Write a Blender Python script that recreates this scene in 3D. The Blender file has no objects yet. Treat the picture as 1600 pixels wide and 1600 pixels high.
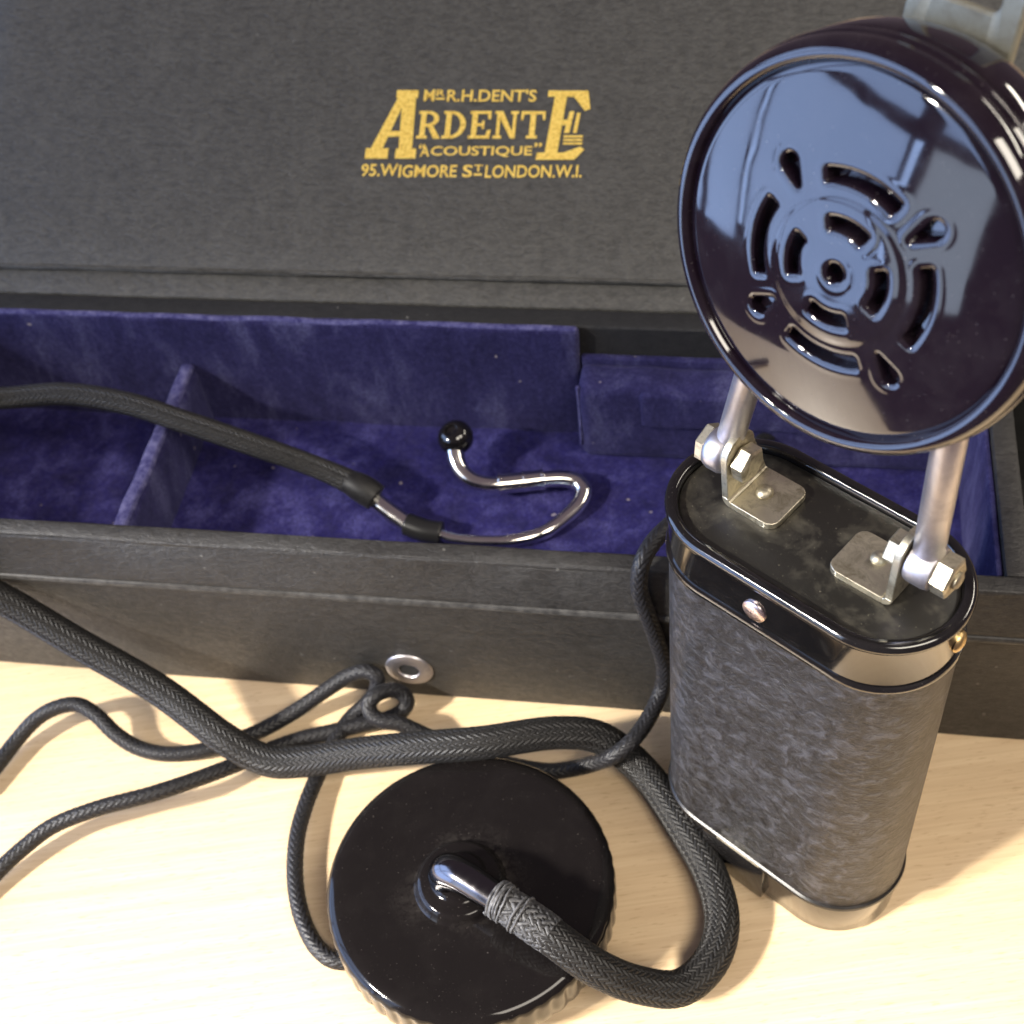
import bpy, bmesh, math, random
import numpy as np
from mathutils import Vector, Matrix

S = 0.001                       # the code below is written in millimetres
scene = bpy.context.scene
COL = scene.collection
V = Vector

# ------------------------------------------------------------------ camera
cam_d = bpy.data.cameras.new("camera")
cam = bpy.data.objects.new("camera", cam_d)
COL.objects.link(cam)
right = V((0.990360, -0.104682, -0.090715))
up = V((0.138519, 0.748438, 0.648578))
fwd = V((0.0, 0.654891, -0.755723))
m = Matrix((right, up, -fwd)).transposed().to_4x4()
m.translation = V((0, 0, 250 * S))
cam.matrix_world = m
cam_d.sensor_fit = 'HORIZONTAL'
cam_d.sensor_width = 36
cam_d.lens = 18 / (800 / 2181.16)
cam_d.clip_start = 0.01
cam_d.clip_end = 50
cam_d.dof.use_dof = True
cam_d.dof.focus_distance = 0.215
cam_d.dof.aperture_fstop = 34
scene.camera = cam

# ------------------------------------------------------------------ light
world = bpy.data.worlds.new("World")
scene.world = world
world.use_nodes = True
bg = world.node_tree.nodes["Background"]
bg.inputs[0].default_value = (0.41, 0.315, 0.37, 1)
bg.inputs[1].default_value = 0.37


def aim(o, loc, target):
    o.location = loc
    o.rotation_euler = (V(target) - V(loc)).to_track_quat('-Z', 'Y').to_euler()


def area(name, loc, target, sx, sy, power, col, spread=180):
    l = bpy.data.lights.new(name, 'AREA')
    l.shape = 'RECTANGLE'
    l.size, l.size_y = sx, sy
    l.energy = power
    l.color = col
    l.spread = math.radians(spread)
    o = bpy.data.objects.new(name, l)
    COL.objects.link(o)
    aim(o, loc, target)
    return o


# window of the room on the left, sky seen through separate panes
WB = (0.40, 0.58, 1.0)
for (y0, y1, z0, z1, k, col) in [
        (-0.34, 0.25, -0.40, 0.34, 1.0, WB), (0.30, 0.46, -0.40, 0.34, 0.95, WB), (0.49, 0.95, -0.40, 0.34, 0.9, WB),
        (-0.40, -0.365, -0.32, 0.34, 1.7, WB), (-0.80, -0.46, -0.30, 0.34, 0.62, (0.60, 0.72, 0.9)),
        (0.265, 0.285, -0.32, 0.34, 1.6, WB),
        (-0.80, -0.46, 0.40, 1.05, 0.8, WB), (-0.34, 0.25, 0.40, 1.05, 0.9, WB), (0.30, 0.95, 0.40, 1.05, 0.9, WB)]:
    area("window_pane_light", (-1.25, (y0 + y1) / 2, (z0 + z1) / 2), (0, (y0 + y1) / 2, (z0 + z1) / 2),
         y1 - y0, z1 - z0, 19.0 * k * (y1 - y0) * (z1 - z0), col)
# direct daylight falling in low from the left
def spot(name, loc, target, power, ang, blend, size, col):
    l = bpy.data.lights.new(name, 'SPOT')
    l.energy = power
    l.spot_size = math.radians(ang)
    l.spot_blend = blend
    l.shadow_soft_size = size
    l.color = col
    o = bpy.data.objects.new(name, l)
    COL.objects.link(o)
    aim(o, loc, target)
    return o
SUN = (1.0, 0.93, 0.82)
spot("low_daylight", (-1.50, -0.35, 1.05), (-0.105, 0.095, 0), 900, 7.0, 0.95, 0.11, SUN)
spot("low_daylight", (-1.35, -0.55, 1.05), (0.125, 0.070, 0), 900, 5.0, 0.95, 0.11, SUN)
area("ceiling_lamp", (0.55, -0.75, 1.5), (0.05, 0.15, 0), 1.1, 0.5, 29, (1.0, 0.91, 0.78))
area("ceiling_tube", (0.9, 0.35, 0.75), (0.05, 0.13, 0.1), 0.55, 0.05, 3.0, (1.0, 0.92, 0.78))

scene.view_settings.view_transform = 'Standard'
scene.view_settings.look = 'None'
scene.view_settings.exposure = 0.0
scene.view_settings.gamma = 1.0

# ------------------------------------------------------------------ materials


def newmat(name):
    mt = bpy.data.materials.new(name)
    mt.use_nodes = True
    nt = mt.node_tree
    b = nt.nodes["Principled BSDF"]
    return mt, nt, b


def setp(b, **k):
    for key, v in k.items():
        b.inputs[key.replace('_', ' ')].default_value = v


def coords(nt, scale=(1, 1, 1), rot=(0, 0, 0)):
    tc = nt.nodes.new('ShaderNodeTexCoord')
    mp = nt.nodes.new('ShaderNodeMapping')
    mp.inputs['Scale'].default_value = [s * 1000 for s in scale]     # -> 1 unit = 1 mm
    mp.inputs['Rotation'].default_value = rot
    nt.links.new(tc.outputs['Object'], mp.inputs['Vector'])
    return mp.outputs['Vector']


def noise(nt, vec, scale, detail=4, rough=0.55, dist=0.0):
    n = nt.nodes.new('ShaderNodeTexNoise')
    n.inputs['Scale'].default_value = scale
    n.inputs['Detail'].default_value = detail
    n.inputs['Roughness'].default_value = rough
    n.inputs['Distortion'].default_value = dist
    nt.links.new(vec, n.inputs['Vector'])
    return n.outputs['Fac']


def ramp(nt, fac, stops):
    r = nt.nodes.new('ShaderNodeValToRGB')
    e = r.color_ramp.elements
    while len(e) < len(stops):
        e.new(0.5)
    for i, (p, c) in enumerate(stops):
        e[i].position = p
        e[i].color = (c[0], c[1], c[2], 1) if len(c) == 3 else c
    nt.links.new(fac, r.inputs['Fac'])
    return r.outputs['Color']


def gray(v):
    return (v, v, v)


def bump(nt, b, h, strength, dist_mm, prev=None):
    n = nt.nodes.new('ShaderNodeBump')
    n.inputs['Strength'].default_value = strength
    n.inputs['Distance'].default_value = dist_mm * S
    nt.links.new(h, n.inputs['Height'])
    if prev:
        nt.links.new(prev, n.inputs['Normal'])
    nt.links.new(n.outputs['Normal'], b.inputs['Normal'])
    return n.outputs['Normal']


def mixc(nt, fac, a, c, mode='MIX'):
    n = nt.nodes.new('ShaderNodeMix')
    n.data_type = 'RGBA'
    n.blend_type = mode
    for sock, val in ((n.inputs[0], fac), (n.inputs[6], a), (n.inputs[7], c)):
        if hasattr(val, 'node'):
            nt.links.new(val, sock)
        elif isinstance(val, (int, float)):
            sock.default_value = val
        else:
            sock.default_value = (*val, 1)
    return n.outputs[2]


# pale wood of the table
wood, nt, b = newmat("pale_wood")
v1 = coords(nt, (0.02, 0.55, 1), (0, 0, 0.16))
v2 = coords(nt, (0.06, 1.6, 1), (0, 0, 0.16))
g1 = noise(nt, v1, 1.0, 5, 0.6, 0.6)
g2 = noise(nt, v2, 1.0, 3, 0.6)
v3 = coords(nt, (0.25, 1.6, 1), (0, 0, 0.16))
g3 = noise(nt, v3, 1.3, 2, 0.5)
c1 = ramp(nt, g1, [(0.3, (0.60, 0.44, 0.265)), (0.55, (0.69, 0.525, 0.325)), (0.75, (0.75, 0.585, 0.375))])
c2 = mixc(nt, ramp(nt, g2, [(0.35, gray(0)), (0.7, gray(0.55))]), c1, (0.57, 0.40, 0.235))
fl = ramp(nt, g3, [(0.60, gray(0)), (0.72, gray(0.55))])
c3 = mixc(nt, fl, c2, (0.42, 0.27, 0.14))
nt.links.new(c3, b.inputs['Base Color'])
nt.links.new(ramp(nt, g2, [(0.3, gray(0.30)), (0.7, gray(0.42))]), b.inputs['Roughness'])
bump(nt, b, g2, 0.12, 0.08)


def leather(name, base, rough, bstr=0.5):
    mt, nt, b = newmat(name)
    v = coords(nt, (1, 1, 1))
    vs = coords(nt, (0.55, 1.5, 1.5))
    f1 = noise(nt, vs, 2.2, 3, 0.6)
    f2 = noise(nt, v, 0.12, 4, 0.6, 0.4)
    f3 = noise(nt, v, 0.9, 3, 0.7)
    ca = ramp(nt, f2, [(0.3, tuple(x * 0.8 for x in base)), (0.7, tuple(x * 1.2 for x in base))])
    cb = mixc(nt, ramp(nt, f1, [(0.42, gray(0)), (0.66, gray(0.55))]), ca, tuple(min(1, x * 1.9) for x in base))
    f4 = noise(nt, coords(nt, (0.5, 1.1, 1.1)), 0.8, 4, 0.7, 0.5)
    cb = mixc(nt, ramp(nt, f4, [(0.36, gray(0.6)), (0.56, gray(0))]), cb, tuple(x * 0.4 for x in base))
    sp = ramp(nt, noise(nt, v, 0.55, 1, 0.4), [(0.785, gray(0)), (0.81, gray(0.5))])
    cb = mixc(nt, sp, cb, (0.17, 0.165, 0.15))
    nt.links.new(cb, b.inputs['Base Color'])
    nt.links.new(ramp(nt, f3, [(0.3, gray(rough - 0.08)), (0.7, gray(rough + 0.1))]), b.inputs['Roughness'])
    n1 = bump(nt, b, f4, bstr * 0.8, 0.35, bump(nt, b, f1, bstr, 0.12))
    bump(nt, b, f3, bstr * 0.5, 0.15, n1)
    return mt


leather_black = leather("black_leathercloth", (0.025, 0.0235, 0.0215), 0.50, 0.7)
leather_lid = leather("lid_leathercloth", (0.058, 0.055, 0.046), 0.50, 0.8)
leather_dark = leather("dark_lining_cloth", (0.010, 0.0095, 0.009), 0.75)

# crushed blue velvet
def velvet_mat(name, c0, c1, c2):
    velvet, nt, b = newmat(name)
    v = coords(nt)
    vb = coords(nt, (0.9, 0.9, 0.35), (0.15, 0.1, 0.5))
    n1 = noise(nt, vb, 0.11, 6, 0.68, 0.3)
    n2 = noise(nt, v, 0.6, 4, 0.7)
    n3 = noise(nt, v, 4.0, 2, 0.6)
    ca = ramp(nt, n1, [(0.34, c0), (0.50, c1), (0.64, c2)])
    cb = mixc(nt, ramp(nt, n2, [(0.4, gray(0)), (0.75, gray(0.4))]), ca, (0.065, 0.058, 0.165))
    cb = mixc(nt, ramp(nt, noise(nt, v, 1.6, 3, 0.8), [(0.40, gray(0.6)), (0.58, gray(0))]), cb, (0.010, 0.008, 0.045))
    lint = ramp(nt, noise(nt, v, 0.42, 1, 0.3), [(0.795, gray(0)), (0.815, gray(0.8))])
    cb = mixc(nt, lint, cb, (0.30, 0.26, 0.26))
    nt.links.new(cb, b.inputs['Base Color'])
    setp(b, Roughness=0.9, Specular_IOR_Level=0.1)
    b.inputs['Sheen Weight'].default_value = 0.10
    b.inputs['Sheen Tint'].default_value = (0.45, 0.45, 0.9, 1)
    b.inputs['Sheen Roughness'].default_value = 0.5
    bump(nt, b, n3, 0.7, 0.2, bump(nt, b, n2, 0.6, 0.5))
    return velvet


velvet = velvet_mat("blue_velvet", (0.011, 0.0105, 0.038), (0.023, 0.0215, 0.073), (0.070, 0.070, 0.150))
velvet_deep = velvet_mat("deep_blue_velvet", (0.008, 0.007, 0.042), (0.016, 0.0135, 0.092), (0.058, 0.055, 0.19))


lit_velvet, nt, b = newmat("lit_blue_velvet")  # paler velvet for edges: the highlight there is put into the colour
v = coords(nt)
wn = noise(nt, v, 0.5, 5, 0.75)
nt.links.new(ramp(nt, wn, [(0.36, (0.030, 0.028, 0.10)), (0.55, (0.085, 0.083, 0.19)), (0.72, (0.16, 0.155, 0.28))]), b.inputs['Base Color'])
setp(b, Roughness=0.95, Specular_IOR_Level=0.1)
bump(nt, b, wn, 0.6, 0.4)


def bakelite(name, base, rough, dust=0.5, dustcol=(0.16, 0.14, 0.13), spec=0.6, coat=0.25, smear=0.13):
    mt, nt, b = newmat(name)
    v = coords(nt)
    d1 = noise(nt, v, 0.16, 4, 0.65, 0.3)
    d2 = noise(nt, v, 2.6, 2, 0.5)
    sp = ramp(nt, d2, [(0.70, gray(0)), (0.76, gray(dust))])
    sm = ramp(nt, d1, [(0.46, gray(0)), (0.74, gray(smear * dust))])
    f = mixc(nt, 1.0, sp, sm, 'ADD')
    nt.links.new(mixc(nt, f, base, dustcol), b.inputs['Base Color'])
    nt.links.new(ramp(nt, d1, [(0.35, gray(rough)), (0.8, gray(rough + 0.12 * dust))]), b.inputs['Roughness'])
    setp(b, Specular_IOR_Level=spec)
    b.inputs['Coat Weight'].default_value = coat
    b.inputs['Coat Roughness'].default_value = 0.04
    bump(nt, b, noise(nt, v, 0.10, 2, 0.5), 0.10, 0.6)
    return mt


bak_head = bakelite("black_bakelite", (0.0085, 0.0045, 0.0085), 0.045, 0.45)
bak_disc = bakelite("receiver_bakelite", (0.0065, 0.0055, 0.0055), 0.08, 0.35, (0.13, 0.115, 0.105), 0.26, 0.0, 0.05)
nt = bak_disc.node_tree
b = nt.nodes["Principled BSDF"]
tc = nt.nodes.new('ShaderNodeTexCoord')
mp = nt.nodes.new('ShaderNodeMapping')
mp.vector_type = 'TEXTURE'
mp.inputs['Location'].default_value = (-1.6 * S, -0.6 * S, 0.0143)
mp.inputs['Scale'].default_value = (S, S, S)
nt.links.new(tc.outputs['Object'], mp.inputs['Vector'])
ln = nt.nodes.new('ShaderNodeVectorMath')
ln.operation = 'LENGTH'
nt.links.new(mp.outputs['Vector'], ln.inputs[0])
dv = nt.nodes.new('ShaderNodeMath')
dv.operation = 'DIVIDE'
dv.inputs[1].default_value = 20
nt.links.new(ln.outputs['Value'], dv.inputs[0])
ring = ramp(nt, dv.outputs[0], [(0.37, gray(0)), (0.42, gray(0.55)), (0.48, gray(0.2)), (0.70, gray(0))])
dn = ramp(nt, noise(nt, coords(nt), 0.7, 6, 0.8), [(0.42, gray(0)), (0.66, gray(0.55))])
old = b.inputs['Base Color'].links[0].from_socket
nt.links.new(mixc(nt, mixc(nt, 1.0, mixc(nt, 1.0, ring, dn, 'MULTIPLY'), ramp(nt, noise(nt, coords(nt), 0.07, 2, 0.5), [(0.40, gray(0.1)), (0.62, gray(1))]), 'MULTIPLY'), old, (0.15, 0.135, 0.12)), b.inputs['Base Color'])
bak_band = bakelite("black_enamel", (0.006, 0.0055, 0.0055), 0.10, 0.25)
bak_dull = bakelite("worn_black_enamel", (0.007, 0.0065, 0.006), 0.33, 0.6, (0.16, 0.14, 0.13), 0.35, 0.0)
bak_top = bakelite("dusty_black_plate", (0.012, 0.011, 0.009), 0.34, 1.0, (0.11, 0.10, 0.075), 0.5, 0.0, 0.55)

# mottled grained covering of the body
cover, nt, b = newmat("mottled_leatherette")
v = coords(nt)
vd = coords(nt, (0.8, 0.8, 1.0), (0.5, 0.3, 0.4))
a1 = noise(nt, vd, 0.40, 7, 0.77, 0.8)
a2 = noise(nt, coords(nt, (0.7, 0.7, 1.3), (0.4, 0.6, 0.2)), 1.2, 5, 0.75, 0.6)
vo = nt.nodes.new('ShaderNodeTexVoronoi')
vo.inputs['Scale'].default_value = 0.48
nt.links.new(vd, vo.inputs['Vector'])
ca = ramp(nt, a1, [(0.40, (0.004, 0.0034, 0.003)), (0.51, (0.012, 0.011, 0.0115)), (0.625, (0.062, 0.063, 0.073))])
cb = mixc(nt, ramp(nt, a2, [(0.50, gray(0)), (0.62, gray(0.65))]), ca, (0.052, 0.053, 0.062))
cb = mixc(nt, ramp(nt, vo.outputs['Distance'], [(0.15, gray(0.55)), (0.5, gray(0))]), cb, (0.010, 0.008, 0.006))
nt.links.new(cb, b.inputs['Base Color'])
setp(b, Roughness=0.38, Specular_IOR_Level=0.5)
bump(nt, b, a2, 0.7, 0.3, bump(nt, b, a1, 0.8, 0.7))


def metal(name, col, rough, dirt=0.3, dirtcol=(0.12, 0.09, 0.05), brushed=0.0):
    mt, nt, b = newmat(name)
    v = coords(nt)
    d = noise(nt, v, 0.35, 5, 0.7, 0.5)
    nt.links.new(mixc(nt, ramp(nt, d, [(0.46, gray(0)), (0.68, gray(dirt))]), col, dirtcol), b.inputs['Base Color'])
    nt.links.new(ramp(nt, d, [(0.3, gray(rough)), (0.75, gray(rough + 0.15))]), b.inputs['Roughness'])
    setp(b, Metallic=1.0)
    bump(nt, b, noise(nt, v, 3.0, 3, 0.6), 0.08 + brushed, 0.06)
    return mt


nickel = metal("tarnished_nickel", (0.66, 0.61, 0.47), 0.40, 0.7)
alu = metal("dull_aluminium", (0.60, 0.575, 0.60), 0.36, 0.2)
chrome = metal("polished_nickel", (0.78, 0.76, 0.72), 0.10, 0.12)
black_nickel = metal("black_nickel", (0.13, 0.125, 0.135), 0.10, 0.1)
brass = metal("worn_brass", (0.72, 0.52, 0.24), 0.30, 0.4)
rivet_mat = metal("pinkish_rivet_metal", (0.72, 0.60, 0.60), 0.22, 0.2)
zinc = metal("grey_green_metal", (0.30, 0.29, 0.22), 0.5, 0.4)
zinc.node_tree.nodes["Principled BSDF"].inputs["Metallic"].default_value = 0.35
rubber, nt, b = newmat("black_rubber")
setp(b, Base_Color=(0.012, 0.012, 0.012, 1), Roughness=0.28)
gold, nt, b = newmat("gold_blocking")
v = coords(nt)
gn = noise(nt, v, 1.3, 4, 0.7)
nt.links.new(ramp(nt, gn, [(0.28, (0.16, 0.11, 0.04)), (0.36, (0.60, 0.37, 0.06)), (0.48, (0.85, 0.58, 0.11)), (0.75, (0.95, 0.70, 0.18))]), b.inputs['Base Color'])
setp(b, Metallic=0.15, Roughness=0.45)


def cordmat(name, c0, c1, scale):
    mt, nt, b = newmat(name)
    v = coords(nt)
    n = noise(nt, v, scale, 3, 0.6)
    nt.links.new(ramp(nt, n, [(0.35, c0), (0.7, c1)]), b.inputs['Base Color'])
    setp(b, Roughness=0.5, Specular_IOR_Level=0.38)
    b.inputs['Sheen Weight'].default_value = 0.03
    return mt


cord_thick = cordmat("black_braid", (0.005, 0.0048, 0.005), (0.014, 0.013, 0.0125), 0.9)
cord_thin = cordmat("black_cotton_cord", (0.006, 0.006, 0.0075), (0.013, 0.0125, 0.015), 0.9)
binding = cordmat("dusty_thread", (0.035, 0.035, 0.038), (0.15, 0.15, 0.155), 1.2)
dusty = cordmat("dusty_braid", (0.018, 0.018, 0.019), (0.095, 0.095, 0.10), 1.1)
stitch_mat = cordmat("worn_leathercloth_edge", (0.03, 0.029, 0.027), (0.075, 0.072, 0.066), 0.5)

# ------------------------------------------------------------------ helpers


def link(name, me, mat, parent=None):
    o = bpy.data.objects.new(name, me)
    COL.objects.link(o)
    if mat:
        me.materials.append(mat)
    if parent:
        o.parent = parent
    return o


def mesh(name, verts, faces, mat, parent=None, smooth=True, angle=35):
    me = bpy.data.meshes.new(name)
    me.from_pydata([tuple(c * S for c in p) for p in verts], [], faces)
    me.update()
    if smooth:
        me.polygons.foreach_set('use_smooth', [True] * len(me.polygons))
        if angle:
            me.set_sharp_from_angle(angle=math.radians(angle))
    return link(name, me, mat, parent)


def from_bm(name, bm, mat, parent=None, smooth=True, angle=35):
    me = bpy.data.meshes.new(name)
    bmesh.ops.recalc_face_normals(bm, faces=bm.faces)
    bm.to_mesh(me)
    bm.free()
    if smooth:
        me.polygons.foreach_set('use_smooth', [True] * len(me.polygons))
        if angle:
            me.set_sharp_from_angle(angle=math.radians(angle))
    return link(name, me, mat, parent)


def thing(name, label, cat, loc, rot=None):
    o = bpy.data.objects.new(name, None)
    o.empty_display_size = 0.02
    COL.objects.link(o)
    o.location = V(loc) * S
    if rot is not None:
        o.rotation_mode = 'QUATERNION'
        o.rotation_quaternion = rot
    o['label'] = label
    o['category'] = cat
    return o


def bevbox(bm, lo, hi, bev, seg=2, mat4=None):
    t = bmesh.new()
    bmesh.ops.create_cube(t, size=1)
    lo, hi = V(lo) * S, V(hi) * S
    for v in t.verts:
        v.co = V(((v.co[i] + 0.5) * (hi[i] - lo[i]) + lo[i]) for i in range(3))
    if bev:
        bmesh.ops.bevel(t, geom=t.edges[:], offset=bev * S, segments=seg, affect='EDGES', profile=0.5)
    if mat4:
        t.transform(mat4)
    me = bpy.data.meshes.new('t')
    t.to_mesh(me)
    t.free()
    bm.from_mesh(me)
    bpy.data.meshes.remove(me)


def box(name, lo, hi, bev, mat, parent, seg=2, mat4=None):
    bm = bmesh.new()
    bevbox(bm, lo, hi, bev, seg, mat4)
    return from_bm(name, bm, mat, parent)


def softbox(name, lo, hi, bev, step, amp, mat, parent, seed=1):
    """bevelled box cut into a grid and gently uneven, for padded cloth"""
    bm = bmesh.new()
    bevbox(bm, lo, hi, bev, 3)
    for ax in range(3):
        n = int((hi[ax] - lo[ax]) / step)
        for i in range(1, n):
            co = V((0, 0, 0)); no = V((0, 0, 0))
            co[ax] = (lo[ax] + (hi[ax] - lo[ax]) * i / n) * S
            no[ax] = 1
            bmesh.ops.bisect_plane(bm, geom=bm.verts[:] + bm.edges[:] + bm.faces[:], plane_co=co, plane_no=no)
    from mathutils import noise as mn
    for v in bm.verts:
        p = v.co / S
        v.co += V((mn.noise(p * 0.12 + V((seed, 0, 0))), mn.noise(p * 0.12 + V((0, seed, 9))), mn.noise(p * 0.12 + V((5, 0, seed))))) * amp * S
    return from_bm(name, bm, mat, parent, angle=60)


def lathe(name, prof, seg, mat, parent, frame=None, angle=40, rfun=None, caps=True):
    """prof: (r, h) list, axis +z of frame"""
    vs, fs = [], []
    for r, h in prof:
        for i in range(seg):
            a = 2 * math.pi * i / seg
            rr = rfun(r, h, a) if rfun else r
            vs.append((rr * math.cos(a), rr * math.sin(a), h))
    n = len(prof)
    for j in range(n - 1):
        for i in range(seg):
            k = (i + 1) % seg
            fs.append((j * seg + i, j * seg + k, (j + 1) * seg + k, (j + 1) * seg + i))
    if caps and prof[0][0] > 1e-6:
        fs.append(tuple(range(seg - 1, -1, -1)))
    if caps and prof[-1][0] > 1e-6:
        fs.append(tuple((n - 1) * seg + i for i in range(seg)))
    if frame is not None:
        vs = [tuple(frame @ V(p)) for p in vs]
    return mesh(name, vs, fs, mat, parent, True, angle)


def frame(origin, z, x=None):
    z = V(z).normalized()
    x = V(x) if x else (V((1, 0, 0)) if abs(z.x) < 0.9 else V((0, 1, 0)))
    x = (x - z * x.dot(z)).normalized()
    y = z.cross(x)
    mm = Matrix((x, y, z)).transposed().to_4x4()
    mm.translation = V(origin)
    return mm


def stadium(L, r, seg):
    pts = []
    for i in range(seg + 1):
        a = -math.pi / 2 + math.pi * i / seg
        pts.append((L + r * math.cos(a), r * math.sin(a)))
    for i in range(seg + 1):
        a = math.pi / 2 + math.pi * i / seg
        pts.append((-L + r * math.cos(a), r * math.sin(a)))
    return pts


def stad_loft(name, L, prof, mat, parent, seg=40, angle=40, cap0=False, cap1=False, nstr=1):
    vs, fs = [], []
    base = []
    for r, z in prof:
        p = stadium(L, r, seg)
        base.append(len(p))
        vs += [(x, y, z) for x, y in p]
    n = base[0]
    for j in range(len(prof) - 1):
        for i in range(n):
            k = (i + 1) % n
            fs.append((j * n + i, j * n + k, (j + 1) * n + k, (j + 1) * n + i))
    if cap0:
        fs.append(tuple(range(n - 1, -1, -1)))
    if cap1:
        fs.append(tuple((len(prof) - 1) * n + i for i in range(n)))
    return mesh(name, vs, fs, mat, parent, True, angle)


def spline(pts, step):
    """Catmull-Rom (centripetal-ish) through pts (each may carry extra scalars); resampled evenly"""
    P = np.array(pts, float)
    P = np.vstack([2 * P[0] - P[1], P, 2 * P[-1] - P[-2]])
    out = []
    for i in range(1, len(P) - 2):
        p0, p1, p2, p3 = P[i - 1:i + 3]
        def tj(ti, a, c):
            return ti + max(np.linalg.norm((c - a)[:3]), 1e-6) ** 0.5
        t0 = 0; t1 = tj(t0, p0, p1); t2 = tj(t1, p1, p2); t3 = tj(t2, p2, p3)
        for t in np.linspace(t1, t2, 40, endpoint=False):
            A1 = (t1 - t) / (t1 - t0) * p0 + (t - t0) / (t1 - t0) * p1
            A2 = (t2 - t) / (t2 - t1) * p1 + (t - t1) / (t2 - t1) * p2
            A3 = (t3 - t) / (t3 - t2) * p2 + (t - t2) / (t3 - t2) * p3
            B1 = (t2 - t) / (t2 - t0) * A1 + (t - t0) / (t2 - t0) * A2
            B2 = (t3 - t) / (t3 - t1) * A2 + (t - t1) / (t3 - t1) * A3
            out.append((t2 - t) / (t2 - t1) * B1 + (t - t1) / (t2 - t1) * B2)
    out.append(P[-2])
    out = np.array(out)
    for _ in range(3):
        out[1:-1] = 0.25 * out[:-2] + 0.5 * out[1:-1] + 0.25 * out[2:]
    d = np.r_[0, np.cumsum(np.linalg.norm(np.diff(out[:, :3], axis=0), axis=1))]
    n = max(8, int(d[-1] / step))
    s = np.linspace(0, d[-1], n)
    return np.stack([np.interp(s, d, out[:, k]) for k in range(out.shape[1])], 1), s


def frames(P):
    T = np.gradient(P[:, :3], axis=0)
    T /= np.linalg.norm(T, axis=1)[:, None]
    n = np.cross(T[0], [0, 0, 1.0])
    if np.linalg.norm(n) < 1e-3:
        n = np.array([1.0, 0, 0])
    n /= np.linalg.norm(n)
    Ns = [n]
    for i in range(1, len(P)):
        n = n - T[i] * n.dot(T[i])
        n /= np.linalg.norm(n)
        Ns.append(n)
    Ns = np.array(Ns)
    return T, Ns, np.cross(T, Ns)


def tube(name, pts, rad, mat, parent, seg=20, step=0.5, braid=None, origin=(0, 0, 0), closed_ends=True):
    """pts: (x,y,z) or (x,y,z,r). braid = (carriers, pitch_mm, depth_mm): real relief of a 2/2 plait"""
    pts = [tuple(p) if len(p) == 4 else (*p, rad) for p in pts]
    P, s = spline(pts, step)
    P[:, :3] -= np.array(origin)
    T, N, B = frames(P)
    u = np.arange(seg) / seg
    ang = 2 * np.pi * u
    rr = P[:, 3][:, None] * np.ones((1, seg))
    if braid:
        nc, pitch, depth = braid
        su = u[None, :] * nc
        sv = (s / pitch)[:, None]
        a = su + sv
        c = su - sv
        fa = np.abs(np.sin(np.pi * a)) ** 0.6
        fc = np.abs(np.sin(np.pi * c)) ** 0.6
        over = (np.floor(a) + 2 * 0 + np.floor(c) * 1) % 4 < 2
        ha = np.where(over, fa, fa * 0.25 - 0.3)
        hc = np.where(over, fc * 0.25 - 0.3, fc)
        rr = rr + depth * (np.maximum(ha, hc) - 0.75)
    X = (P[:, None, :3] + rr[:, :, None] * (np.cos(ang)[None, :, None] * N[:, None, :] + np.sin(ang)[None, :, None] * B[:, None, :]))
    n = len(P)
    verts = (X.reshape(-1, 3) * S).astype(np.float32)
    i = np.arange(n - 1)[:, None] * seg
    j = np.arange(seg)[None, :]
    k = (j + 1) % seg
    quads = np.stack([i + j, i + seg + j, i + seg + k, i + k], -1).reshape(-1, 4)
    me = bpy.data.meshes.new(name)
    caps = [list(range(seg)), [(n - 1) * seg + q for q in range(seg - 1, -1, -1)]] if closed_ends else []
    nl = quads.size + sum(len(q) for q in caps)
    me.vertices.add(len(verts))
    me.vertices.foreach_set('co', verts.ravel())
    me.loops.add(nl)
    li = np.concatenate([quads.ravel()] + [np.array(q) for q in caps]).astype(np.int32)
    me.loops.foreach_set('vertex_index', li)
    me.polygons.add(len(quads) + len(caps))
    st = np.r_[np.arange(len(quads)) * 4, [quads.size + q * seg for q in range(len(caps))]].astype(np.int32)
    me.polygons.foreach_set('loop_start', st)
    me.polygons.foreach_set('use_smooth', np.ones(len(st), bool))
    me.update(calc_edges=True)
    me.validate()
    return link(name, me, mat, parent)


# ------------------------------------------------------------------ table
bm = bmesh.new()
bevbox(bm, (-149, 50, -24), (620, 620, 0), 2.0, 3)
tab = from_bm("table", bm, wood)
tab['label'] = "pale wooden table top under the case and the hearing aid"
tab['category'] = "table"

# ------------------------------------------------------------------ instrument case
TH = -14.4766
case = thing("instrument_case", "open black leathercloth case lined with blue velvet, lid leaning back, gold lettering", "case",
             (0, 0, 0), V((0, 0, 1)) and Matrix.Rotation(math.radians(TH), 4, 'Z').to_quaternion())
S0, S1, SD_, F0, B1 = -190.5, 118.0, 46.8, 157.1, 230.0
rnd = random.Random(3)


def strip(name, prof, x0, x1, mat, parent, nx=60, amp=0.12, seed=0, angle=40):
    """extrude a (y,z) profile along x with slight hand-made unevenness"""
    from mathutils import noise as mn
    vs, fs = [], []
    for i in range(nx + 1):
        x = x0 + (x1 - x0) * i / nx
        for k, (y, z) in enumerate(prof):
            d = V((x * 0.05, k * 0.7, seed))
            vs.append((x, y + amp * mn.noise(d), z + amp * mn.noise(d + V((9, 3, 1)))))
    n = len(prof)
    for i in range(nx):
        for k in range(n):
            q = (k + 1) % n
            fs.append((i * n + k, (i + 1) * n + k, (i + 1) * n + q, i * n + q))
    fs.append(tuple(range(n)))
    fs.append(tuple(nx * n + k for k in range(n - 1, -1, -1)))
    return mesh(name, vs, fs, mat, parent, True, angle)


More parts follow.
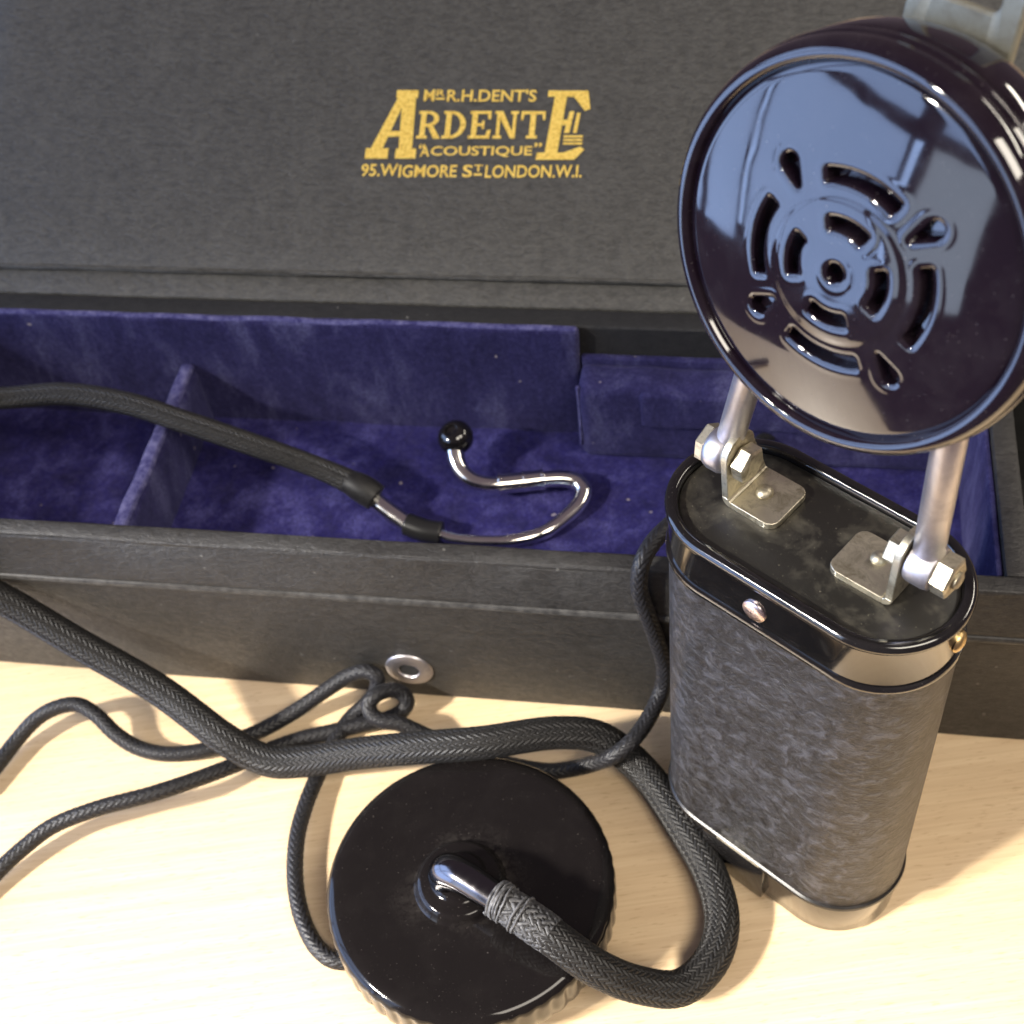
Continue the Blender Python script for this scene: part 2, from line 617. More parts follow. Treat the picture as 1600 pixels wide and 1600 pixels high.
def rounded(prof, r, seg=3):
    out = []
    n = len(prof)
    for i in range(n):
        p = V((*prof[i], 0)); a = V((*prof[i - 1], 0)); c = V((*prof[(i + 1) % n], 0))
        ra = min(r, (a - p).length * 0.45, (c - p).length * 0.45)
        p1 = p + (a - p).normalized() * ra
        p2 = p + (c - p).normalized() * ra
        for k in range(seg + 1):
            t = k / seg
            q = p1 * (1 - t) ** 2 + p * 2 * t * (1 - t) + p2 * t * t
            out.append((q.x, q.y))
    return out


# front wall, and the thicker covered lip round its top
strip("front_wall", rounded([(F0, 0.3), (F0, 35.2), (F0 + 5.2, 35.2), (F0 + 5.2, 0.3)], 0.7), S0, S1, leather_black, case, seed=1)
strip("rim", rounded([(F0 - 0.9, 34.4), (F0 - 0.9, 36.2), (F0 + 1.6, 44.9), (F0 + 2.0, 45.6), (F0 + 5.4, 46.3), (F0 + 5.4, 34.4)], 0.8), S0 - 1, S1 + 1,
      leather_black, case, seed=2, amp=0.18)
strip("piping", rounded([(F0 - 1.35, 34.3), (F0 - 1.5, 35.0), (F0 - 1.2, 35.8), (F0 - 0.4, 35.9), (F0 - 0.4, 34.3)], 0.3), S0 - 1, S1 + 1,
      stitch_mat, case, seed=5, amp=0.10, nx=140)
strip("back_wall", rounded([(224.3, 0.3), (224.3, 46.2), (B1, 46.2), (B1, 0.3)], 0.8), S0, S1, leather_dark, case, seed=3)
# side walls
box("side_wall", (S1 - 5.2, F0 + 5.5, 0.3), (S1, 224.2, 46.1), 0.7, leather_black, case)
box("divider", (SD_, F0 + 5.5, 4.1), (SD_ + 4.6, 224.2, 45.9), 0.7, leather_black, case)
box("side_wall", (S0, F0 + 5.5, 0.3), (S0 + 5.2, 224.2, 46.1), 0.7, leather_black, case)
box("base_board", (S0 + 5.3, F0 + 5.3, 0.3), (S1 - 5.3, 224.2, 4.0), 0.2, leather_dark, case)
# velvet lining
softbox("velvet_floor", (S0 + 5.4, F0 + 5.5, 4.1), (SD_ - 0.3, 222.0, 16.0), 0.8, 6, 0.5, velvet_deep, case, 2)
softbox("velvet_back_panel", (S0 + 5.6, 221.6, 12.0), (-37.3, 224.1, 47.0), 0.9, 5, 0.25, velvet, case, 4)
softbox("velvet_back_panel", (-37.0, 222.4, 12.0), (SD_ - 0.2, 224.1, 39.0), 0.6, 5, 0.25, velvet, case, 6)
softbox("velvet_front_panel", (S0 + 5.6, F0 + 5.5, 12.0), (SD_ - 0.2, F0 + 6.6, 44.0), 0.4, 6, 0.1, velvet, case, 7)
softbox("velvet_end_panel", (SD_ - 1.3, F0 + 6.8, 12.0), (SD_ - 0.1, 221.0, 44.4), 0.4, 6, 0.1, velvet, case, 7)
softbox("velvet_block", (-37.3, 213.9, 15.6), (SD_ - 1.6, 222.6, 38.0), 2.2, 3, 0.55, velvet, case, 8)
softbox("lit_edge", (-37.55, 214.6, 19.0), (-36.8, 215.6, 37.2), 0.35, 2, 0.25, lit_velvet, case, 15)  # strip with light on the block corner painted in
softbox("block_ledge", (-23.4, 213.1, 27.0), (SD_ - 2.0, 215.5, 37.0), 0.9, 3, 0.4, velvet, case, 9)
# partition across the compartment
softbox("partition", (-131.8, F0 + 6.6, 12.0), (-127.6, 222.0, 32.5), 1.5, 3, 0.45, velvet, case, 11)
softbox("lit_edge", (-131.2, F0 + 6.8, 31.6), (-128.0, 221.6, 33.4), 0.8, 2, 0.4, lit_velvet, case, 16)  # lighter top of the partition, its highlight painted as colour
softbox("lit_edge", (S0 + 6, 222.0, 46.2), (-37.6, 223.6, 47.3), 0.5, 3, 0.3, lit_velvet, case, 17)  # painted light along the top of the back panel
# press-stud eyelet on the front
fe = frame((-67.2, F0 - 0.15, 10.0), (0, -1, 0))
eye = lathe("eyelet", [(2.1, -0.9), (2.15, 0.2), (2.35, 0.5), (2.8, 0.6), (4.5, 0.45), (4.95, 0.25), (5.1, -0.1)], 48, alu, case, fe, caps=False)
lathe("eyelet_hole", [(0.0, 0.08), (2.25, 0.10)], 32, leather_dark, case, fe)

# lid, leaning back from the hinge
A27 = math.radians(27)
lidm = Matrix.Translation(V((0, 231.0, 47.0)) * S) @ Matrix.Rotation(A27, 4, 'X')
lid = bpy.data.objects.new("lid", None)
lid.empty_display_size = 0.02
COL.objects.link(lid)
lid.parent = case
lid.matrix_local = lidm
softbox("lid_panel", (S0, 5.3, -9.0), (S1, 90.0, 0.0), 1.0, 8, 0.2, leather_lid, lid, 12)
softbox("hinge_strip", (S0 + 0.5, -1.2, -8.0), (S1 - 0.5, 5.6, -1.0), 0.9, 4, 0.25, leather_lid, lid, 13)
strip("fold_ridge", rounded([(4.9, -0.9), (5.0, 0.05), (5.5, 0.32), (6.0, 0.1), (6.1, -0.9)], 0.25), S0 + 0.3, S1 - 0.3, leather_lid, lid, nx=160, amp=0.22, seed=8)

# gold lettering, drawn on a 1600 x 800 sheet and laid on the lid
LX0, LX1, LY0, LY1 = (-90.8, -39.7, 29.7, 51.8)


def sheet(px, py, k=0):
    # sheet pixels (right, down) -> lid millimetres; the sheet is seen with a slight slant in the rows
    pyc = py - (px - 760) * 0.018 * (py - 180) / 460
    s = -90.8 + (px - 215) / (1310 - 215) * (50.9)
    d = 51.7 - (pyc - 190) / (640 - 190) * (51.7 - 29.4)
    return (s, d, 0.10 + 0.004 * k)


class Ink:
    def __init__(self):
        self.v, self.f, self.k = [], [], 0

    def poly(self, pts):
        i = len(self.v)
        self.k += 1
        self.v += [sheet(x, y, self.k % 12) for x, y in pts]
        self.f.append(tuple(range(i, i + len(pts))))

    def rect(self, x0, y0, x1, y1):
        self.poly([(x0, y1), (x1, y1), (x1, y0), (x0, y0)])

    def arc(self, cx, cy, rx, ry, wx, wy, a0, a1, n=16):
        o, i_ = [], []
        for q in range(n + 1):
            a = math.radians(a0 + (a1 - a0) * q / n)
            o.append((cx + rx * math.cos(a), cy - ry * math.sin(a)))
            i_.append((cx + (rx - wx) * math.cos(a), cy - (ry - wy) * math.sin(a)))
        for q in range(n):
            self.poly([o[q], o[q + 1], i_[q + 1], i_[q]])


ink = Ink()
# large A
ink.poly([(238, 505), (300, 505), (400, 222), (358, 222)])
ink.poly([(388, 505), (456, 505), (446, 222), (376, 222)])
ink.rect(345, 194, 456, 234)
ink.rect(220, 488, 336, 540)
ink.rect(374, 490, 478, 540)
ink.rect(300, 402, 404, 430)
# large E with an inner stroke
ink.poly([(1120, 512), (1182, 512), (1206, 222), (1146, 222)])
ink.poly([(1110, 226), (1290, 226), (1296, 194), (1112, 194)])
ink.poly([(1240, 226), (1300, 298), (1326, 288), (1308, 194), (1240, 194)])
ink.poly([(1078, 548), (1270, 548), (1276, 512), (1082, 512)])
ink.poly([(1210, 512), (1276, 540), (1312, 496), (1292, 482)])
ink.poly([(1195, 372), (1240, 372), (1240, 344), (1197, 344)])
ink.poly([(1206, 412), (1232, 412), (1248, 300), (1226, 300)])
ink.poly([(1250, 412), (1268, 412), (1280, 308), (1262, 308)])
for yy in (424, 442, 460):
    ink.rect(1206, yy, 1300, yy + 11)
# R D E N T, slab serif
y0, y1 = 300, 440


def stem(x, w, top=True, bot=True, lean=0):
    ink.rect(x, y0 + 2, x + w, y1 - 2)
    if top:
        ink.rect(x - 12, y0, x + w + 10, y0 + 15)
    if bot:
        ink.rect(x - 14, y1 - 15, x + w + 12, y1)


stem(484, 27)
ink.arc(520, 340, 56, 40, 25, 15, -90, 90)
ink.rect(505, y0, 524, y0 + 15)
ink.rect(505, 365, 524, 380)
ink.poly([(556, y1), (590, y1), (548, 372), (520, 374)])
stem(612, 27)
ink.arc(640, 370, 74, 70, 28, 16, -90, 90, 22)
ink.rect(632, y0, 645, y0 + 15)
ink.rect(632, y1 - 15, 645, y1)
stem(744, 27)
ink.rect(770, y0, 838, y0 + 15)
ink.rect(770, y1 - 15, 838, y1)
ink.rect(770, 362, 804, 376)
ink.rect(796, 348, 807, 392)
ink.poly([(826, y0 + 42), (838, y0 + 42), (838, y0), (816, y0)])
ink.poly([(824, y1 - 42), (842, y1 - 46), (836, y1), (812, y1)])
stem(868, 17, True, True)
stem(948, 17, True, False)
ink.poly([(942, y1), (966, y1), (896, y0), (862, y0)])
stem(1034, 28, False, True)
ink.rect(988, y0, 1108, y0 + 16)
ink.poly([(988, y0 + 46), (998, y0 + 46), (1006, y0), (988, y0)])
ink.poly([(1098, y0 + 46), (1108, y0 + 46), (1108, y0), (1090, y0)])
mesh("lettering", ink.v, ink.f, gold, lid, False)


def text_piece(txt, x0, y0, x1, y1, bold=0.008, name="lettering"):
    cu = bpy.data.curves.new("t", 'FONT')
    cu.body = txt
    cu.size = 1
    cu.offset = bold
    cu.resolution_u = 3
    o = bpy.data.objects.new("t", cu)
    COL.objects.link(o)
    dg = bpy.context.evaluated_depsgraph_get()
    me = o.evaluated_get(dg).to_mesh()
    vs = np.array([v.co[:] for v in me.vertices])
    fs = [tuple(p.vertices) for p in me.polygons]
    lo, hi = vs.min(0), vs.max(0)
    out = []
    for v in vs:
        fx = (v[0] - lo[0]) / (hi[0] - lo[0]); fy = (v[1] - lo[1]) / (hi[1] - lo[1])
        out.append(sheet(x0 + (x1 - x0) * fx, y1 + (y0 - y1) * fy))
    o.evaluated_get(dg).to_mesh_clear()
    bpy.data.objects.remove(o)
    bpy.data.curves.remove(cu)
    return mesh(name, out, fs, gold, lid, False)


text_piece("M", 486, 190, 540, 250, 0.018)
text_piece("R", 548, 190, 592, 224, 0.018)
i2 = Ink(); i2.rect(546, 232, 594, 242); mesh("lettering", i2.v, i2.f, gold, lid, False)
text_piece("R.H.DENT'S", 604, 188, 1054, 252, 0.018)
text_piece("\u201c", 490, 466, 520, 490, 0.018)
text_piece("A", 498, 476, 546, 530, 0.018)
text_piece("COUSTIQUE", 552, 478, 1058, 534, 0.018)
text_piece("\u201d", 1066, 462, 1104, 486, 0.018)
text_piece("95.W", 210, 566, 396, 628, 0.018)
text_piece("IGMORE", 402, 572, 694, 634, 0.018)
text_piece("S", 722, 572, 772, 634, 0.018)
text_piece("T", 778, 572, 822, 606, 0.018)
i3 = Ink(); i3.rect(780, 616, 820, 626); mesh("lettering", i3.v, i3.f, gold, lid, False)
text_piece("LONDON.W.I.", 836, 574, 1310, 638, 0.018)

# ------------------------------------------------------------------ hearing aid: body with hinged microphone head
DEV = V((42.7, 124.05, 0))
YAW = -0.854
dev = thing("hearing_aid", "upright hearing aid with grey mottled body and round black grilled head on two rods",
            "hearing aid", DEV, Matrix.Rotation(YAW, 4, 'Z').to_quaternion())
HL, HR = 11.56, 12.0
stad_loft("base_cap", HL, [(HR - 2.0, 0.2), (HR - 0.9, 0.4), (HR - 0.5, 1.2), (HR - 0.5, 11.0)], bak_band, dev, cap0=True)
# raised apron along the front of the base cap
bm = bmesh.new()
bevbox(bm, (-9.5, -HR - 0.35, 0.2), (4.3, -HR + 1.5, 11.2), 0.25)
from_bm("base_apron", bm, bak_band, dev)
stad_loft("bottom_bead", HL, [(HR - 0.4, 10.6), (HR + 0.25, 10.9), (HR + 0.5, 11.5), (HR + 0.4, 12.1), (HR - 0.2, 12.6)], bak_dull, dev)
bm = bmesh.new()
bevbox(bm, (-6.2, -HR - 0.66, 11.75), (3.4, -HR + 0.4, 12.1), 0.12)
from_bm("edge_wire", bm, nickel, dev)
stad_loft("leatherette_cover", HL, [(HR - 0.3, 12.0)] + [(HR + 0.02, 12.4 + i * 2.3) for i in range(31)], cover, dev, seg=40)
stad_loft("band_bead", HL, [(HR - 0.1, 81.2), (HR + 0.42, 81.5), (HR + 0.55, 82.0), (HR + 0.4, 82.5), (HR - 0.1, 82.7)], bak_band, dev)
stad_loft("top_band", HL, [(HR + 0.05, 82.2), (HR + 0.05, 90.2), (HR + 0.25, 90.8), (HR + 0.55, 91.2), (HR + 0.62, 91.7), (HR + 0.45, 92.2), (HR + 0.1, 92.5),
                           (HR - 0.5, 92.6), (HR - 1.0, 92.5), (HR - 1.35, 92.2), (HR - 1.5, 91.6), (HR - 1.55, 91.0)], bak_band, dev, seg=48, angle=50)
stad_loft("top_plate", HL, [(HR - 1.5, 90.7), (HR - 1.6, 91.2), (HR - 1.8, 91.3)], bak_top, dev, cap1=True, angle=30)
# wear dent in the front edge and two rivets on the band
lathe("rivet", [(2.0, 0), (1.95, 0.2), (1.6, 0.4), (0.8, 0.5), (0, 0.52)], 28, rivet_mat, dev, frame((-1.6, -HR - 0.05, 85.6), (0, -1, 0)))
ar = math.radians(5)
lathe("rivet", [(1.7, 0), (1.6, 0.35), (1.1, 0.7), (0.5, 0.85), (0, 0.9)], 28, brass, dev,
      frame((HL + HR * math.cos(ar), HR * math.sin(ar), 86.2), (math.cos(ar), math.sin(ar), 0)))


def hexnut(name, c, ax, rad, thick, mat, parent, rot=0.3):
    fr = frame(c, ax, (0, 0, 1))
    pr = [(rad * 0.9, 0), (rad, 0.18), (rad, thick - 0.25), (rad * 0.86, thick), (0.0, thick)]
    vs, fs = [], []
    for r_, h in pr[:-1]:
        for i in range(6):
            a = rot + i * math.pi / 3
            vs.append(fr @ V((r_ * math.cos(a), r_ * math.sin(a), h)))
    for j in range(3):
        for i in range(6):
            k = (i + 1) % 6
            fs.append((j * 6 + i, j * 6 + k, j * 6 + 6 + k, j * 6 + 6 + i))
    fs.append(tuple(range(5, -1, -1)))
    fs.append(tuple(18 + i for i in range(6)))
    return mesh(name, [tuple(p) for p in vs], fs, mat, parent, False)


def bracket(sign, x_out, y0, y1, x_in, ztop):
    """L-shaped foot: plate on the top, tab with a round head"""
    zt = 91.32
    th = 1.15
    bm = bmesh.new()
    # side profile in x-z: outer tab face at x_out
    yc, hw = (y0 + y1) / 2, (y1 - y0) / 2
    sgn = 1 if x_in > x_out else -1
    def add(pts_a, pts_b):
        va = [bm.verts.new(V(p) * S) for p in pts_a]
        vb = [bm.verts.new(V(p) * S) for p in pts_b]
        n = len(va)
        bm.faces.new(va); bm.faces.new(vb[::-1])
        for i in range(n):
            bm.faces.new((va[i], vb[i], vb[(i + 1) % n], va[(i + 1) % n]))
    r = 1.6
    # plate with two rounded corners at the free end
    pl = [(x_out + sgn * 1.6, y0), (x_in - sgn * r, y0)]
    for k in range(5):
        a = -math.pi / 2 + k * math.pi / 8
        pl.append((x_in - sgn * r + sgn * r * math.cos(a), y0 + r + r * math.sin(a)))
    for k in range(5):
        a = k * math.pi / 8
        pl.append((x_in - sgn * r + sgn * r * math.cos(a), y1 - r + r * math.sin(a)))
    pl.append((x_out + sgn * 1.6, y1))
    add([(x, y, zt) for x, y in pl], [(x, y, zt + th) for x, y in pl])
    # bend
    arcs_o, arcs_i = [], []
    for k in range(7):
        a = k / 6 * math.pi / 2
        cx, cz = x_out + sgn * 1.6, zt + 1.6
        arcs_o.append((cx - sgn * 1.6 * math.sin(a), cz - 1.6 * math.cos(a)))
        arcs_i.append((cx - sgn * 0.45 * math.sin(a), cz - 0.45 * math.cos(a)))
    prof = arcs_o + arcs_i[::-1]
    add([(x, y0, z) for x, z in prof], [(x, y1, z) for x, z in prof])
    # tab
    tb = [(y0, zt + 1.6), (y1, zt + 1.6)]
    w = 3.3
    cz = ztop - w
    for k in range(13):
        a = k / 12 * math.pi
        tb.append((0.0 + w * math.cos(a), cz + w * math.sin(a)))
    add([(x_out, y, z) for y, z in tb], [(x_out + sgn * th, y, z) for y, z in tb])
    o = from_bm("hinge_bracket", bm, nickel, dev, True, 30)
    bv = o.modifiers.new("bevel", 'BEVEL')
    bv.width = 0.16 * S
    bv.segments = 2
    bv.limit_method = 'ANGLE'
    bv.angle_limit = math.radians(40)
    return o


ZB = 99.6
brL = bracket(1, -14.8, -2.6, 6.6, -5.6, 104.6)
brR = bracket(-1, 14.9, -3.6, 5.4, 4.2, 104.0)
lathe("rivet", [(1.35, 0), (1.3, 0.35), (0.9, 0.75), (0.4, 0.92), (0, 0.95)], 22, nickel, dev, frame((-10.6, 2.2, 92.45), (0, 0, 1)))
lathe("rivet", [(1.25, 0), (1.2, 0.4), (0.8, 0.85), (0.35, 1.0), (0, 1.05)], 22, nickel, dev, frame((9.2, 2.0, 92.45), (0, 0, 1)))
# pivots
hexnut("hinge_nut", (-13.6, 0, ZB), (1, 0, 0), 2.9, 2.3, nickel, dev, 0.2)
hexnut("hinge_nut", (13.7, 0, ZB), (-1, 0, 0), 2.7, 2.0, nickel, dev, 0.5)
hexnut("hinge_nut", (-18.5, 0, ZB), (-1, 0, 0), 3.1, 1.6, nickel, dev, 0.1)
hexnut("hinge_nut", (19.0, 0, ZB), (1, 0, 0), 3.1, 2.5, nickel, dev, 0.35)
lathe("bolt_end", [(1.3, 0), (1.3, 0.5), (1.0, 0.75), (0, 0.8)], 20, nickel, dev, frame((21.4, 0, ZB), (1, 0, 0)))
lathe("pivot_barrel", [(2.8, 0), (3.2, 0.25), (3.5, 1.0), (3.5, 2.6), (3.2, 3.4), (2.8, 3.7)], 32, alu, dev, frame((-14.95, 0, ZB), (-1, 0, 0)))
lathe("pivot_barrel", [(2.8, 0), (3.2, 0.25), (3.4, 1.0), (3.4, 3.0), (3.2, 3.8), (2.8, 4.0)], 32, alu, dev, frame((15.05, 0, ZB), (1, 0, 0)))


def rod(p0, p1, r, name="rod"):
    p0, p1 = V(p0), V(p1)
    L = (p1 - p0).length
    return lathe(name, [(r * 0.9, 0), (r, 0.3), (r, L)], 36, alu, dev, frame(p0, p1 - p0))


rod((-15.9, 0.5, ZB + 2.6), (-11.9, 1.0, 124), 2.05)
rod((17.0, 0, ZB + 2.6), (16.7, -0.2, 127), 2.12)

# ---- microphone head (local frame: x to the viewer's right, y up the face, z out of the face)
hn = V((-0.76, -0.612, 0.219)).normalized()
ha = V((0, 0, 1)).cross(hn).normalized()
hb = hn.cross(ha)
hm = Matrix((ha, hb, hn)).transposed().to_4x4()
hm.translation = V((41.93, 123.34, 143.64)) * S
head = bpy.data.objects.new("microphone_head", None)
head.empty_display_size = 0.02
COL.objects.link(head)
head.parent = dev
bpy.context.view_layer.update()
head.matrix_parent_inverse = Matrix()
head.matrix_local = (Matrix.Translation(DEV * S) @ Matrix.Rotation(YAW, 4, 'Z')).inverted() @ hm

lathe("head_shell", [(0, -13.2), (16, -13.2), (21.5, -12.9), (23.6, -12.2), (24.7, -11.0), (25.1, -9.2), (25.15, -5.6), (24.9, -5.0), (24.6, -4.7), (24.75, -4.2), (25.2, -3.8), (25.35, -3.2),
                     (25.25, -2.6), (24.95, -2.3), (25.1, -1.9), (25.05, -1.2), (24.8, -0.3), (24.35, 0.5), (23.8, 0.9), (23.25, 0.95), (22.85, 0.65), (22.65, 0.15), (22.45, -0.4)],
      160, bak_head, head, None, 55)

# pierced dome: fine grid with real openings
RF = 22.6
st = 0.115
n = int(2 * RF / st) + 3
g = (np.arange(n) - (n - 1) / 2) * st
GX, GY = np.meshgrid(g, g, indexing='ij')


def sd_arc(x, y, ang, half, rc, hw):
    c, s_ = math.cos(math.radians(ang)), math.sin(math.radians(ang))
    X, Y = x * c + y * s_, np.abs(-x * s_ + y * c)
    r = np.hypot(X, Y)
    th = np.arctan2(Y, X)
    h = math.radians(half)
    dr = np.abs(r - rc) - hw
    dt = np.where(th > h, r * np.sin(np.minimum(th - h, math.pi / 2)), (th - h) * r)
    q = 0.35
    a, b_ = dr + q, dt + q
    return np.minimum(np.maximum(a, b_), 0) + np.hypot(np.maximum(a, 0), np.maximum(b_, 0)) - q


def sd_tear(x, y, ang, r0, r1, w):
    c, s_ = math.cos(math.radians(ang)), math.sin(math.radians(ang))
    X, Y = x * c + y * s_, -x * s_ + y * c
    # union of shrinking circles
    d = np.full_like(x, 1e9)
    cB = r1 - w
    for t in np.linspace(0, 1, 14):
        cx = r0 + 0.25 + (cB - r0 - 0.25) * t
        rr = 0.2 + (w - 0.2) * t ** 0.9
        d = np.minimum(d, np.hypot(X - cx, Y) - rr)
    return d


CX, CY = 0.75, -0.55
def sdf(x, y):
    x, y = x - CX, y - CY
    d = np.hypot(x, y) - 1.15
    for k, off in enumerate((3, -5, 2, 4)):
        d = np.minimum(d, sd_arc(x, y, 90 * k + off * 0.5, 25, 11.3, 0.80))
        d = np.minimum(d, sd_arc(x, y, 90 * k + off * 0.5, 25, 5.9, 0.78))
        d = np.minimum(d, sd_tear(x, y, 45 + 90 * k - 1, 10.5, 14.7, 1.12))
    return d


SD = sdf(GX, GY)
e = 0.02
gx = (sdf(GX + e, GY) - sdf(GX - e, GY)) / (2 * e)
gy = (sdf(GX, GY + e) - sdf(GX, GY - e)) / (2 * e)
near = np.abs(SD) < 0.55 * st
PX = np.where(near, GX - SD * gx, GX)
PY = np.where(near, GY - SD * gy, GY)
SDn = np.where(near, 0.0, SD)
R = np.hypot(PX, PY)
# clamp the outer edge on to the circle
k = np.where(R > RF, RF / np.maximum(R, 1e-6), 1)
PX, PY = PX * k, PY * k
R = np.minimum(R, RF)
H = 2.6 * (1 - (R / RF) ** 2) - 0.25 * np.clip((R - 21.4) / 1.2, 0, 1) ** 2
rc_ = np.hypot(PX - CX, PY - CY)
H += 0.22 / (1 + np.exp((rc_ - 8.7) / 0.22)) * 1.0            # raised middle boss
t = np.clip(SDn / 0.7, 0, 1)
H -= 0.27 * (1 - t) ** 2.2                                     # softened edges of the openings
H += 0.025 * np.exp(-((SDn - 0.95) / 0.35) ** 2)                # slight swollen lip
wall = SDn < -1e-6
depth = np.clip(-SDn / 0.14, 0, 1)
H -= np.where(wall, 0.4 + 3.2 * depth, 0)
vid = np.arange(n * n).reshape(n, n)
inside = (np.hypot(GX, GY) < RF + st * 1.5)
q = np.stack([vid[:-1, :-1], vid[1:, :-1], vid[1:, 1:], vid[:-1, 1:]], -1).reshape(-1, 4)
ok = inside.ravel()[q].all(1)
# drop quads deep inside an opening: they are truly open
deep = (SD.ravel()[q] < -0.42).all(1)
q = q[ok & ~deep]
used = np.unique(q)
remap = -np.ones(n * n, int)
remap[used] = np.arange(len(used))
q = remap[q].astype(np.int32)
vv = np.stack([PX.ravel()[used], PY.ravel()[used], H.ravel()[used]], 1) * S
me = bpy.data.meshes.new("grille_plate")
me.vertices.add(len(vv)); me.vertices.foreach_set('co', vv.astype(np.float32).ravel())
me.loops.add(q.size); me.loops.foreach_set('vertex_index', q.ravel())
me.polygons.add(len(q)); me.polygons.foreach_set('loop_start', (np.arange(len(q)) * 4).astype(np.int32))
me.polygons.foreach_set('use_smooth', np.ones(len(q), bool))
me.update(calc_edges=True)
me.validate()
me.set_sharp_from_angle(angle=math.radians(50))
link("grille_plate", me, bak_head, head)
lathe("diaphragm", [(0, -3.6), (21.5, -3.6)], 64, leather_dark, head)

# wire loop for hanging, on the back of the head
bm = bmesh.new()
def rrect(x0, y0, x1, y1, r, nseg=6):
    out = []
    for cx, cy, a0 in ((x1 - r, y1 - r, 0), (x0 + r, y1 - r, 90), (x0 + r, y0 + r, 180), (x1 - r, y0 + r, 270)):
        for k_ in range(nseg + 1):
            a = math.radians(a0 + 90 * k_ / nseg)
            out.append((cx + r * math.cos(a), cy + r * math.sin(a)))
    return out
ou, inn = rrect(-7.6, 16.0, 6.4, 37.0, 2.6), rrect(-5.0, 26.6, 3.6, 34.4, 1.0)
nn = len(ou)
lay = []
for h, d in ((-14.9, 0.25), (-14.65, 0), (-13.75, 0), (-13.45, 0.3)):
    o_ = [(x + (d if x < -2 else -d), y + (d if y < 26 else -d)) for x, y in ou]
    i_ = [(x + (-d if x < -2 else d), y + (-d if y < 30 else d)) for x, y in inn]
    lay.append(([bm.verts.new(V((x, y, h)) * S) for x, y in o_], [bm.verts.new(V((x, y, h)) * S) for x, y in i_]))
for L_ in range(3):
    for i in range(nn):
        k_ = (i + 1) % nn
        bm.faces.new((lay[L_][0][i], lay[L_][0][k_], lay[L_ + 1][0][k_], lay[L_ + 1][0][i]))
        bm.faces.new((lay[L_][1][k_], lay[L_][1][i], lay[L_ + 1][1][i], lay[L_ + 1][1][k_]))
for i in range(nn):
    k_ = (i + 1) % nn
    bm.faces.new((lay[0][0][k_], lay[0][0][i], lay[0][1][i], lay[0][1][k_]))
    bm.faces.new((lay[3][0][i], lay[3][0][k_], lay[3][1][k_], lay[3][1][i]))
from_bm("hanging_loop", bm, zinc, head, True, 40)

# ------------------------------------------------------------------ receiver disc
RC = V((-17.1, 117.8, 0))
rec = thing("receiver", "round black bakelite receiver with scalloped edge lying on the table, elbow outlet on top", "earphone receiver", RC)


def scal(r, h, a):
    if 3.0 < h < 12.4 and r > 24:
        c = math.cos(a * 52)
        return r - 0.30 * (0.5 + 0.5 * c) ** 2 * (1 if h < 11.4 else 0.6)
    return r


lathe("receiver_body", [(0, 0.2), (20.5, 0.2), (22.3, 0.6), (22.9, 1.6), (22.9, 5.2)], 120, bak_disc, rec)
lathe("receiver_cap", [(23.0, 4.4), (25.8, 4.5), (26.5, 4.9), (26.75, 5.8), (26.75, 8), (26.75, 10.4), (26.75, 11.3), (26.7, 12.0), (26.5, 12.6), (26.1, 13.2), (25.5, 13.7),
                       (24.7, 14.0), (23.5, 14.15), (20, 14.2), (14, 14.25), (10.5, 14.3), (8.6, 14.4)], 528, bak_disc, rec, None, 60, scal)
lathe("outlet_boss", [(8.7, 14.2), (8.2, 14.7), (7.9, 15.6), (7.5, 16.2), (6.9, 16.5), (5.6, 16.5), (4.9, 16.8), (4.5, 17.4), (3.0, 17.8), (0, 17.9)], 72, bak_disc, rec, frame((-1.6, -0.6, 0), (0, 0, 1)))
# elbow: rises from the boss and turns towards lower right
er = [(-3.6, -0.2, 15.8, 3.5), (-3.6, -0.2, 17.6, 3.5), (-3.0, -0.7, 19.6, 3.4), (-1.0, -2.4, 20.9, 3.2), (2.2, -5.2, 21.1, 3.0), (5.6, -8.3, 20.9, 2.7)]
tube("outlet_elbow", er, 2.7, black_nickel, rec, 32, 0.3)

# ------------------------------------------------------------------ thick braided tube
TK = [(-12.4, 110.4, 21.0, 2.8), (-9.6, 107.9, 20.7, 3.0), (-3.5, 102.4, 19.6, 3.2), (3.4, 97.6, 15.2, 3.2), (10.8, 95.8, 9.2, 3.2), (18.0, 96.0, 5.2, 3.2), (24.4, 100.6, 3.9, 3.2),
      (27.8, 107.7, 3.8, 3.2), (27.5, 117.2, 3.8, 3.2), (24.1, 127.8, 3.9, 3.2), (19.7, 138.6, 4.4, 3.2), (15.5, 143.9, 6.5, 3.2), (10.3, 146.2, 10.5, 3.2), (2.8, 146.4, 13.5, 3.2),
      (-12.3, 145.0, 16.0, 3.2), (-25.1, 147.0, 14.2, 3.2), (-37.2, 150.2, 10, 3.2), (-48.5, 152.4, 6.4, 3.2), (-54.9, 153.6, 5.6, 3.2), (-59.5, 155.6, 6.4, 3.2), (-64.9, 158.9, 9, 3.2), (-77.4, 169.4, 14, 3.2),
      (-93.1, 178.6, 22, 3.2), (-106.9, 186.0, 31, 3.2), (-122, 190.0, 44, 3.4), (-136, 198.0, 56, 3.2), (-143, 213, 60, 2.9), (-137, 228, 54, 2.6), (-125, 235.5, 45, 2.5),
      (-110.4, 236.6, 40, 2.45), (-95.3, 234.4, 40.5, 2.5), (-80.8, 229.4, 39.5, 2.5), (-69.9, 224.6, 37, 2.5), (-53.9, 218.4, 32, 2.45), (-40.7, 213.6, 27, 2.4), (-33.6, 209.9, 24.4, 2.7), (-29.6, 207.2, 22.4, 2.9)]
o0 = (20, 100, 0)
tk = thing("braided_tube", "thick black braided tube looping from the receiver over the case front to the ear hook", "braided tube", o0)
tube("tube_sleeve", TK, 3.5, cord_thick, tk, 176, 0.12, (22, 1.35, 0.34), o0)
